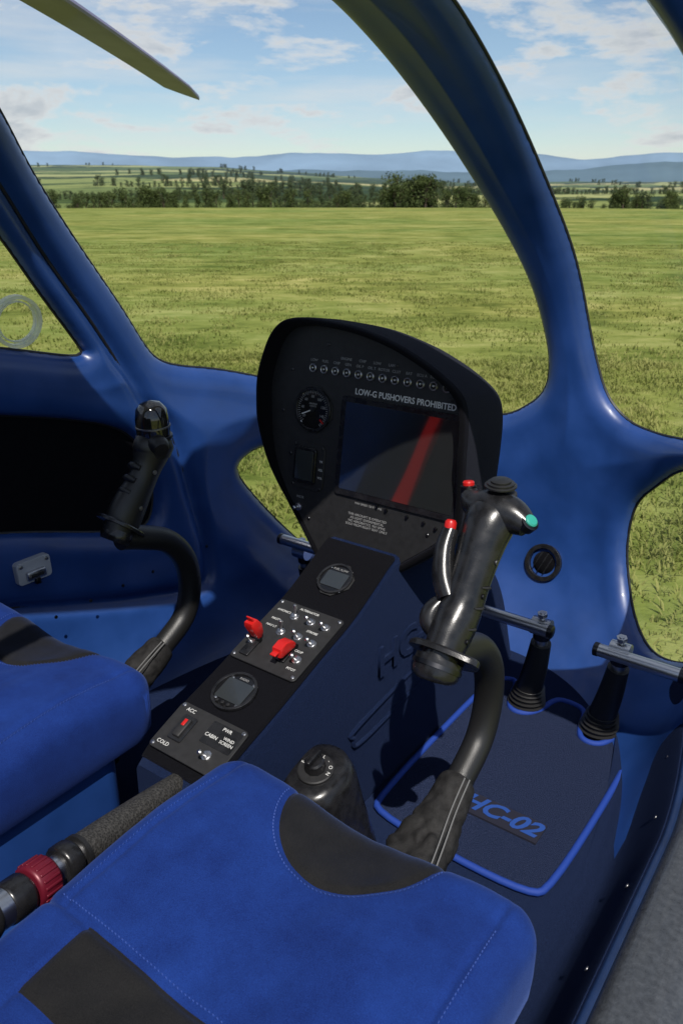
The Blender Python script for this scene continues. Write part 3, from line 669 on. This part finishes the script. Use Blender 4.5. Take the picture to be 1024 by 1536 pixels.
tube('throttle_ring',[cp(.665),cp(.675),cp(.735),cp(.745)],[.024,.028,.028,.024],REDA,cl,n=2,seg=32)
tube('lever_core',[cp(.5),cp(1.2)],[.018,.018],CHR,cl,n=0)
for i in range(20):
    a=2*math.pi*i/20; tr=Vector(cp(1))-Vector(cp(0)); Z=zframe(cp(.672),tr)
    box('ring_knurl_%d'%i,(.028,0,.013),(.003,.004,.024),REDA,cl,Z@Matrix.Rotation(-a,4,'Z'),bev=.001)
tube('lever_black_band',[cp(.755),cp(.765),cp(.82),cp(.83)],[.024,.026,.026,.024],BLKP,cl,n=2)
tube('lever_steel_band',[cp(.83),cp(.87)],[.024,.024],CHR,cl,n=0,seg=28)
tube('twist_grip',[cp(.87),cp(.89),cp(.97),cp(1.1),cp(1.25)],[.024,.028,.029,.028,.028],RUB,cl)

ws=empty('screen_reflection_helper')  # unseen red strip, added so the display glass mirrors a red band
pth=[(-.49,-.10,.93),(-.50,-.06,.80),(-.50,.02,.66),(-.49,.10,.53),(-.48,.17,.44),(-.46,.22,.41)]
pc=cr(pth,6); vs=[];fs=[]
for i,p3 in enumerate(pc):
    vs.append((p3[0]-.004,p3[1]-.050,p3[2]-.032)); vs.append((p3[0]+.004,p3[1]+.050,p3[2]+.032))
for i in range(len(pc)-1): fs.append((2*i,2*i+1,2*i+3,2*i+2))
mesh('reflection_strip',vs,fs,RED,ws)
sb=empty('seat_belt_buckle'); box('buckle_tongue',(.215,.19,.375),(.05,.05,.012),BLKP,sb,bev=.004)
box('belt_webbing',(.20,.12,.372),(.046,.16,.004),RUB,sb,bev=.001)
for i in range(4): box('buckle_rib_%d'%i,(.215,.175+i*.01,.383),(.036,.004,.003),BLKM,sb,bev=.001)

# ------------------------------------------------------------------ rotor blade
rb=empty('rotor_blade')
root=Vector((-.16,-.10,1.56)); tip=Vector((-3.26,4.0,1.635)); ax=(tip-root).normalized(); ch=Vector((ax.y,-ax.x,0)).normalized()
prof=[(0,0),(.03,.010),(.10,.015),(.35,.011),(.7,.005),(1,.0),(.7,-.003),(.35,-.007),(.10,-.010),(.03,-.007)]
rg=[]; Lb=(tip-root).length
for t in np.linspace(0,1,20):
    c=.15 if t<.90 else .15*(1-.75*((t-.90)/.10)); sw=0 if t<.9 else .03*((t-.9)/.1)
    P=root+ax*Lb*t+Vector((0,0,.03*math.sin(math.pi*t)))
    rg.append([tuple(P+ch*(.05-c*a-sw)+Vector((0,0,b*1.1))) for a,b in prof])
rings('blade',rg,ROT,rb,autos=40)

# ------------------------------------------------------------------ ground and landscape
GZ=-.60
def gmat():
    m,nt,b=newmat('grass_ground'); L=nt.links
    geo=N(nt,'ShaderNodeNewGeometry')
    mp=N(nt,'ShaderNodeMapping'); mp.vector_type='TEXTURE'; mp.inputs['Rotation'].default_value=(0,0,R(36)); mp.inputs['Scale'].default_value=(1.7,.8,1); L.new(geo.outputs['Position'],mp.inputs[0])
    def noi(s,d=6,r=.6):
        n=N(nt,'ShaderNodeTexNoise'); n.inputs['Scale'].default_value=s; n.inputs['Detail'].default_value=d; n.inputs['Roughness'].default_value=r; L.new(mp.outputs[0],n.inputs['Vector']); return n.outputs['Fac']
    a=noi(.9,9,.76); b2=noi(.09,4,.65)
    r1=N(nt,'ShaderNodeValToRGB'); e=r1.color_ramp.elements; e[0].position=.36; e[0].color=(.075,.100,.020,1); e[1].position=.66; e[1].color=(.34,.33,.125,1); x=e.new(.5); x.color=(.19,.215,.055,1)
    L.new(a,r1.inputs[0])
    r2=N(nt,'ShaderNodeValToRGB'); r2.color_ramp.elements[0].position=.38; r2.color_ramp.elements[0].color=(.74,.86,.74,1); r2.color_ramp.elements[1].position=.62; r2.color_ramp.elements[1].color=(1.18,1.08,1.05,1); L.new(b2,r2.inputs[0])
    mx=N(nt,'ShaderNodeMix',data_type='RGBA',blend_type='MULTIPLY'); mx.inputs['Factor'].default_value=1; L.new(r1.outputs[0],mx.inputs['A']); L.new(r2.outputs[0],mx.inputs['B'])
    L.new(mx.outputs['Result'],b.inputs['Base Color']); b.inputs['Roughness'].default_value=1; b.inputs['Specular IOR Level'].default_value=.05
    bp=N(nt,'ShaderNodeBump'); bp.inputs['Strength'].default_value=.7; bp.inputs['Distance'].default_value=.09; L.new(a,bp.inputs['Height']); L.new(bp.outputs[0],b.inputs['Normal'])
    return m
GM=gmat()
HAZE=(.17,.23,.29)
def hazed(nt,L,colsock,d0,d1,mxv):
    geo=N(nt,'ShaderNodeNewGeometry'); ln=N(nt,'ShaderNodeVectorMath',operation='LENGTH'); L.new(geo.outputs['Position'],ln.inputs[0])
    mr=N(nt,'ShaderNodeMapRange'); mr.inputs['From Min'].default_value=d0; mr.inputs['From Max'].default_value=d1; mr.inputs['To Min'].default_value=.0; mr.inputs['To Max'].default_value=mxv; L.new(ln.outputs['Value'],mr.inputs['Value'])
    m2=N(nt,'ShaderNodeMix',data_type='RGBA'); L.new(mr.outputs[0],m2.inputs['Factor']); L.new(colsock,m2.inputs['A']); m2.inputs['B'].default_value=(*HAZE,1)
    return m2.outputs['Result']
def hmat():
    m,nt,b=newmat('countryside'); L=nt.links
    geo=N(nt,'ShaderNodeNewGeometry')
    mp=N(nt,'ShaderNodeMapping'); mp.inputs['Rotation'].default_value=(0,0,R(-36)); mp.inputs['Scale'].default_value=(.8,.33,0); L.new(geo.outputs['Position'],mp.inputs[0])
    v=N(nt,'ShaderNodeTexVoronoi'); v.inputs['Scale'].default_value=.012; v.inputs['Randomness'].default_value=.9; L.new(mp.outputs[0],v.inputs['Vector'])
    sp=N(nt,'ShaderNodeSeparateColor'); L.new(v.outputs['Color'],sp.inputs[0])
    r=N(nt,'ShaderNodeValToRGB'); r.color_ramp.interpolation='CONSTANT'; e=r.color_ramp.elements; e[0].position=0;e[0].color=(.07,.10,.03,1); e[1].position=.2; e[1].color=(.20,.23,.075,1)
    for p,c in ((.4,(.36,.33,.15)),(.58,(.13,.165,.055)),(.72,(.29,.30,.12)),(.9,(.05,.075,.028))): q2=e.new(p); q2.color=(*c,1)
    L.new(sp.outputs[0],r.inputs[0])
    n=N(nt,'ShaderNodeTexNoise'); n.inputs['Scale'].default_value=.012; n.inputs['Detail'].default_value=8; n.inputs['Roughness'].default_value=.72; L.new(mp.outputs[0],n.inputs['Vector'])
    fr=N(nt,'ShaderNodeValToRGB'); fr.color_ramp.elements[0].position=.49; fr.color_ramp.elements[1].position=.53; L.new(n.outputs['Fac'],fr.inputs[0])
    mx=N(nt,'ShaderNodeMix',data_type='RGBA'); L.new(fr.outputs[0],mx.inputs['Factor']); L.new(r.outputs[0],mx.inputs['A']); mx.inputs['B'].default_value=(.024,.042,.018,1)
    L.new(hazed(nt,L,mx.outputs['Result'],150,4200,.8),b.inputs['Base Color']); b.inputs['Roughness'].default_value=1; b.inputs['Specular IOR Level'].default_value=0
    return m
HM=hmat()
def polar(name,r0,r1,nr,a0,a1,na,hf,mat):
    rs=np.geomspace(r0,r1,nr); vs=[];fs=[]
    for r in rs:
        for a in np.linspace(a0,a1,na):
            x=math.sin(R(a))*r; y=math.cos(R(a))*r; vs.append((x,y,hf(r,a,x,y)))
    for i in range(nr-1):
        for j in range(na-1): k=i*na+j; fs.append((k,k+1,k+na+1,k+na))
    return mesh(name,vs,fs,mat,None,True)
def hg(r,a,x,y):
    d=max(0,r-84); h=GZ-.0009*d*d if d<40 else GZ-.0009*1600
    return h+.05*noise.noise(Vector((x*.05,y*.05,0)))*min(1,r/20)
polar('ground',.4,160,90,0,360,181,hg,GM)
def hh(r,a,x,y):
    da=a+36
    ramp=min(1,max(0,(r-180)/1500)); ramp=ramp*ramp*(3-2*ramp)
    H=16+24*max(0,min(1,(-da+6)/14))
    nz=noise.fractal(Vector((x*.0016,y*.0016,4)),1,2,5)*14*ramp+noise.noise(Vector((x*.008,y*.008,1)))*3*min(1,r/800)
    back=max(0,(r-2000)/3000)*-30
    return GZ-2.4+H*ramp+nz*.6+back
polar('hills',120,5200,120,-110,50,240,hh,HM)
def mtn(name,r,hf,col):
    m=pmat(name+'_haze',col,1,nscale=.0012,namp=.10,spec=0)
    vs=[];fs=[]; n=700
    for i in range(n):
        a=-110+160*i/(n-1)
        x=math.sin(R(a)); y=math.cos(R(a)); h=hf(a)
        for k,(dr,f) in enumerate(((-1800,0),(-900,.45),(-300,.85),(0,1),(500,.7))):
            hh2=h*f*(1+.10*noise.noise(Vector((a*1.2,k*3.1,1)))*(k<3)); vs.append((x*(r+dr),y*(r+dr),hh2-20*(f==0)))
    for i in range(n-1):
        for k in range(4): q2=i*5+k; fs.append((q2,q2+1,q2+6,q2+5))
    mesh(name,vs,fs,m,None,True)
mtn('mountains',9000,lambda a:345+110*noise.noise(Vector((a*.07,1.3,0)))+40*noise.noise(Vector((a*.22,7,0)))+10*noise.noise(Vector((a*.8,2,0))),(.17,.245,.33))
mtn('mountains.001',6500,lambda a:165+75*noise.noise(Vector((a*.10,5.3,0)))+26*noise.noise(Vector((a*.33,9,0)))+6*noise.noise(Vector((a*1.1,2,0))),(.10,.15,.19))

def leafmat(name,c1,c2,tr=.25,haze=False):
    m,nt,b=newmat(name); L=nt.links
    geo=N(nt,'ShaderNodeNewGeometry')
    n=N(nt,'ShaderNodeTexNoise'); n.inputs['Scale'].default_value=.6; n.inputs['Detail'].default_value=1; L.new(geo.outputs['Position'],n.inputs['Vector'])
    ad=N(nt,'ShaderNodeMath',operation='MULTIPLY_ADD'); L.new(geo.outputs['Random Per Island'],ad.inputs[0]); ad.inputs[1].default_value=.55; sb2=N(nt,'ShaderNodeMath',operation='MULTIPLY_ADD'); L.new(n.outputs['Fac'],sb2.inputs[0]); sb2.inputs[1].default_value=1.3; sb2.inputs[2].default_value=-.42; L.new(sb2.outputs[0],ad.inputs[2])
    mx=N(nt,'ShaderNodeMix',data_type='RGBA'); mx.inputs['A'].default_value=(*c1,1); mx.inputs['B'].default_value=(*c2,1); L.new(ad.outputs[0],mx.inputs['Factor'])
    cs_=mx.outputs['Result']
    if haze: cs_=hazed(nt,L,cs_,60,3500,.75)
    L.new(cs_,b.inputs['Base Color']); b.inputs['Roughness'].default_value=.8; b.inputs['Specular IOR Level'].default_value=.1
    if tr:
        t=N(nt,'ShaderNodeBsdfTranslucent'); L.new(cs_,t.inputs[0]); ms=N(nt,'ShaderNodeMixShader'); ms.inputs[0].default_value=tr
        o=nt.nodes['Material Output']; L.new(b.outputs[0],ms.inputs[1]); L.new(t.outputs[0],ms.inputs[2]); L.new(ms.outputs[0],o.inputs[0])
    return m
GB=leafmat('grass_blades',(.13,.17,.030),(.36,.35,.12),.3)
def tuft(name,nb,h,sp,parent,wd_=1):
    vs=[];fs=[]
    for i in range(nb):
        a=random.random()*6.28; r=sp*math.sqrt(random.random()); x=r*math.cos(a);y=r*math.sin(a)
        b=random.random()*6.28; ln=h*random.uniform(.4,1.1); lean=random.uniform(.3,1.3)*ln; w=random.uniform(.003,.006)*wd_
        dx,dy=math.cos(b),math.sin(b); k=len(vs)
        vs+= [(x-dy*w,y+dx*w,0),(x+dy*w,y-dx*w,0),(x+dx*lean*.35-dy*w*.8,y+dy*lean*.35+dx*w*.8,ln*.6),(x+dx*lean*.35+dy*w*.8,y+dy*lean*.35-dx*w*.8,ln*.6),(x+dx*lean,y+dy*lean,ln*.9)]
        fs+= [(k,k+1,k+3,k+2),(k+2,k+3,k+4)]
    return mesh(name,vs,fs,GB,parent,False)
def scatter(name,pts,child_fn,sizes,cname):
    vs=[];fs=[]
    for (x,y,z),s in zip(pts,sizes):
        a=random.random()*6.28; k=len(vs)
        for j in range(3): vs.append((x+s*math.cos(a+j*2.0944),y+s*math.sin(a+j*2.0944),z))
        fs.append((k,k+1,k+2))
    me=bpy.data.meshes.new(name); me.from_pydata(vs,[],fs); me.update()
    o=bpy.data.objects.new(name,me); link(o); child_fn(cname,o)
    o.instance_type='FACES'; o.use_instance_faces_scale=True; o.instance_faces_scale=1/1.1398
    o.show_instancer_for_render=False; o.show_instancer_for_viewport=False
    return o
def wedge(n,r0,r1,ha=44,pw=2.0):
    out=[]
    while len(out)<n:
        r=(random.uniform(r0**pw,r1**pw))**(1/pw); a=R(-36+random.uniform(-ha,ha)); x=.77+math.sin(a)*r; y=math.cos(a)*r
        if noise.noise(Vector((x*.7,y*.7,0)))+random.uniform(-.7,.7)<-.1: continue
        out.append((x,y,hg(math.hypot(x,y),0,x,y)))
    return out
for i,(n,r0,r1,sz,h,nb,wf,pw) in enumerate(((3000,2.0,9,1.2,.040,36,.8,2),(4200,8,30,1.9,.024,30,.8,1.2))):
    pts=wedge(n,r0,r1,44,pw); scatter('grass',pts,lambda nm,o,h=h,nb=nb,wf=wf:tuft(nm,nb,h,.13,o,wf),[sz*random.uniform(.6,1.3) for _ in pts],'grass_tuft')

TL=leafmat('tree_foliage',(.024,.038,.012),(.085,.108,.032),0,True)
BARK=pmat('bark',(.07,.05,.035),.9)
def treemesh(name,parent,seed,wide=1.0,nl=1500,lf=.30):
    rd=random.Random(seed); vs=[];fs=[];mi=[]
    def limb(a,b,r0,r1):
        a=Vector(a);b=Vector(b);t=(b-a).normalized();x=t.orthogonal().normalized();y=t.cross(x);k=len(vs)
        for p,r in ((a,r0),(b,r1)):
            for j in range(6): c=j*math.pi/3; vs.append(p+x*math.cos(c)*r+y*math.sin(c)*r)
        for j in range(6): fs.append((k+j,k+(j+1)%6,k+6+(j+1)%6,k+6+j)); mi.append(1)
    limb((0,0,-.3),(0,0,2.2),.22,.14)
    cl=[]
    for i in range(11):
        a=rd.random()*6.28; rr=rd.uniform(.2,1.6)*wide; z=rd.uniform(1.6,4.6); rr*=(1.15-.16*abs(z-2.6)); p=(rr*math.cos(a),rr*math.sin(a),z)
        limb((0,0,rd.uniform(1,2.1)),p,.08,.03); cl.append((p,rd.uniform(.6,1.15)))
    cl.append(((0,0,4.4),.9)); cl.append(((0,0,3),1.3))
    for i in range(6): a=rd.random()*6.28; cl.append(((1.3*wide*math.cos(a),1.3*wide*math.sin(a),rd.uniform(.5,1.2)),.85))
    for i in range(nl):
        p,r=cl[rd.randrange(len(cl))]; d=Vector((rd.gauss(0,1),rd.gauss(0,1),rd.gauss(0,.8))).normalized()*r*rd.uniform(.55,1.08); c=Vector(p)+d
        n=(d.normalized()+Vector((rd.gauss(0,.5),rd.gauss(0,.5),rd.gauss(0,.5)+.3))).normalized(); x=n.orthogonal().normalized(); y=n.cross(x); s=lf*rd.uniform(.5,1.1); k=len(vs)
        an=rd.random()*6.28; x,y=x*math.cos(an)+y*math.sin(an),y*math.cos(an)-x*math.sin(an)
        vs.extend([c-x*s*.5,c-y*s*.35,c+x*s*.6,c+y*s*.35]); fs.append((k,k+1,k+2,k+3)); mi.append(0)
    o=mesh(name,vs,fs,TL,parent,False); o.data.materials.append(BARK)
    o.data.polygons.foreach_set('material_index',mi); return o
def at(da,r):
    a=R(-36+da); x=.77+math.sin(a)*r; y=math.cos(a)*r; rr=math.hypot(x,y)
    z=hg(rr,0,x,y) if rr<150 else hh(rr,math.degrees(math.atan2(x,y)),x,y); return (x,y,z-.1)
# hedgerows are laid out by bearing (degrees from the field axis) and range in metres
rows=[]
def hedge(b0,b1,r0,r1,n,s0,s1):
    for i in range(n): rows.append((at(random.uniform(b0,b1),random.uniform(r0,r1)),random.uniform(s0,s1)))
hedge(-18.1,-6.1,98,112,36,.26,.44); hedge(-14.4,-11,100,106,8,.42,.52); hedge(-5.4,-4.4,97,102,3,.38,.5); hedge(-3.6,.4,98,106,10,.3,.46); hedge(2.4,8.3,95,104,20,.34,.55); hedge(3.5,6.1,97,103,9,.62,.78)
hedge(8.3,10.2,100,106,7,.28,.4); hedge(12.6,21.7,120,150,32,.3,.5); hedge(17,21.7,100,106,12,.3,.5); hedge(-29,-18.1,98,115,30,.3,.5); hedge(21.7,31,100,120,25,.3,.5)
hedge(-19,24,150,170,45,.3,.5)
for i in range(9):
    b0=random.uniform(-22,14); rr_=random.uniform(190,600); st_=random.uniform(.25,.36)
    for j in range(30): rows.append((at(b0+j*st_+random.uniform(-.05,.05),rr_+j*random.uniform(-1.5,1.5)),random.uniform(.4,.75)*(.7+rr_/1200)))
far=[]
for i in range(1500):
    r=random.uniform(300,1600); da=random.uniform(-32,30); x,y,z=at(da,r)
    if noise.noise(Vector((x*.006,y*.006,2)))>.18: far.append(((x,y,z),random.uniform(.8,1.4)))
allp=rows+far
for k in range(3):
    sub=allp[k::3]
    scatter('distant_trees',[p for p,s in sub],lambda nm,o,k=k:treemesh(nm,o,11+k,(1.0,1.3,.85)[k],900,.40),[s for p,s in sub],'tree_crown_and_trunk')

# ------------------------------------------------------------------ world, sun, camera
sv=Vector((.45,-.50,1.05)).normalized(); el=math.asin(sv.z); rot=math.atan2(sv.x,sv.y)
w=bpy.data.worlds.new('World'); scene.world=w; w.use_nodes=True; nt=w.node_tree; L=nt.links; bg=nt.nodes['Background']; bg.inputs['Strength'].default_value=.110
sk=N(nt,'ShaderNodeTexSky',sky_type='NISHITA'); sk.sun_disc=False; sk.sun_elevation=el; sk.sun_rotation=rot; sk.altitude=300; sk.air_density=1.0; sk.dust_density=.4; sk.ozone_density=2.5
tc=N(nt,'ShaderNodeTexCoord')
def cloud(scz,scale,det,lo,hi,rough=.6):
    mp=N(nt,'ShaderNodeMapping'); mp.inputs['Scale'].default_value=(1,1,scz); L.new(tc.outputs['Generated'],mp.inputs[0])
    n1=N(nt,'ShaderNodeTexNoise'); n1.inputs['Scale'].default_value=scale; n1.inputs['Detail'].default_value=det; n1.inputs['Roughness'].default_value=rough; n1.inputs['Distortion'].default_value=.2; L.new(mp.outputs[0],n1.inputs['Vector'])
    c=N(nt,'ShaderNodeValToRGB'); c.color_ramp.elements[0].position=lo; c.color_ramp.elements[1].position=hi; L.new(n1.outputs['Fac'],c.inputs[0]); return c.outputs[0],n1.outputs['Fac']
cum,raw=cloud(3.4,6.5,7,.495,.585); wis,_=cloud(9,2.6,6,.46,.70,.65)
cc=N(nt,'ShaderNodeMix',data_type='RGBA'); cc.inputs['A'].default_value=(6.9,6.95,7.0,1); cc.inputs['B'].default_value=(4.3,4.7,5.2,1)
rr2=N(nt,'ShaderNodeMapRange'); rr2.inputs['From Min'].default_value=.55; rr2.inputs['From Max'].default_value=.68; L.new(raw,rr2.inputs['Value']); L.new(rr2.outputs[0],cc.inputs['Factor'])
wm=N(nt,'ShaderNodeMath',operation='MULTIPLY'); L.new(wis,wm.inputs[0]); wm.inputs[1].default_value=.5
cm=N(nt,'ShaderNodeMath',operation='MULTIPLY'); L.new(cum,cm.inputs[0]); cm.inputs[1].default_value=.9
mk=N(nt,'ShaderNodeMath',operation='MAXIMUM'); L.new(wm.outputs[0],mk.inputs[0]); L.new(cm.outputs[0],mk.inputs[1])
mx=N(nt,'ShaderNodeMix',data_type='RGBA'); L.new(mk.outputs[0],mx.inputs['Factor']); L.new(sk.outputs[0],mx.inputs['A']); L.new(cc.outputs['Result'],mx.inputs['B']); L.new(mx.outputs['Result'],bg.inputs['Color'])
sl=bpy.data.lights.new('sun','SUN'); sl.energy=4.7; sl.angle=R(.5); sl.color=(1,.95,.88); so=bpy.data.objects.new('sun',sl); link(so); so.rotation_euler=sv.to_track_quat('Z','Y').to_euler()
cam=bpy.data.cameras.new('camera'); co=bpy.data.objects.new('camera',cam); link(co); scene.camera=co
co.location=(.77,0,1.1); co.rotation_euler=(R(90-22),0,R(36)); cam.sensor_fit='VERTICAL'; cam.sensor_height=36; cam.lens=28.0; cam.clip_start=.02; cam.clip_end=30000
cam.dof.use_dof=True; cam.dof.focus_distance=1.35; cam.dof.aperture_fstop=11
scene.view_settings.view_transform='Standard'; scene.view_settings.look='None'; scene.view_settings.exposure=0
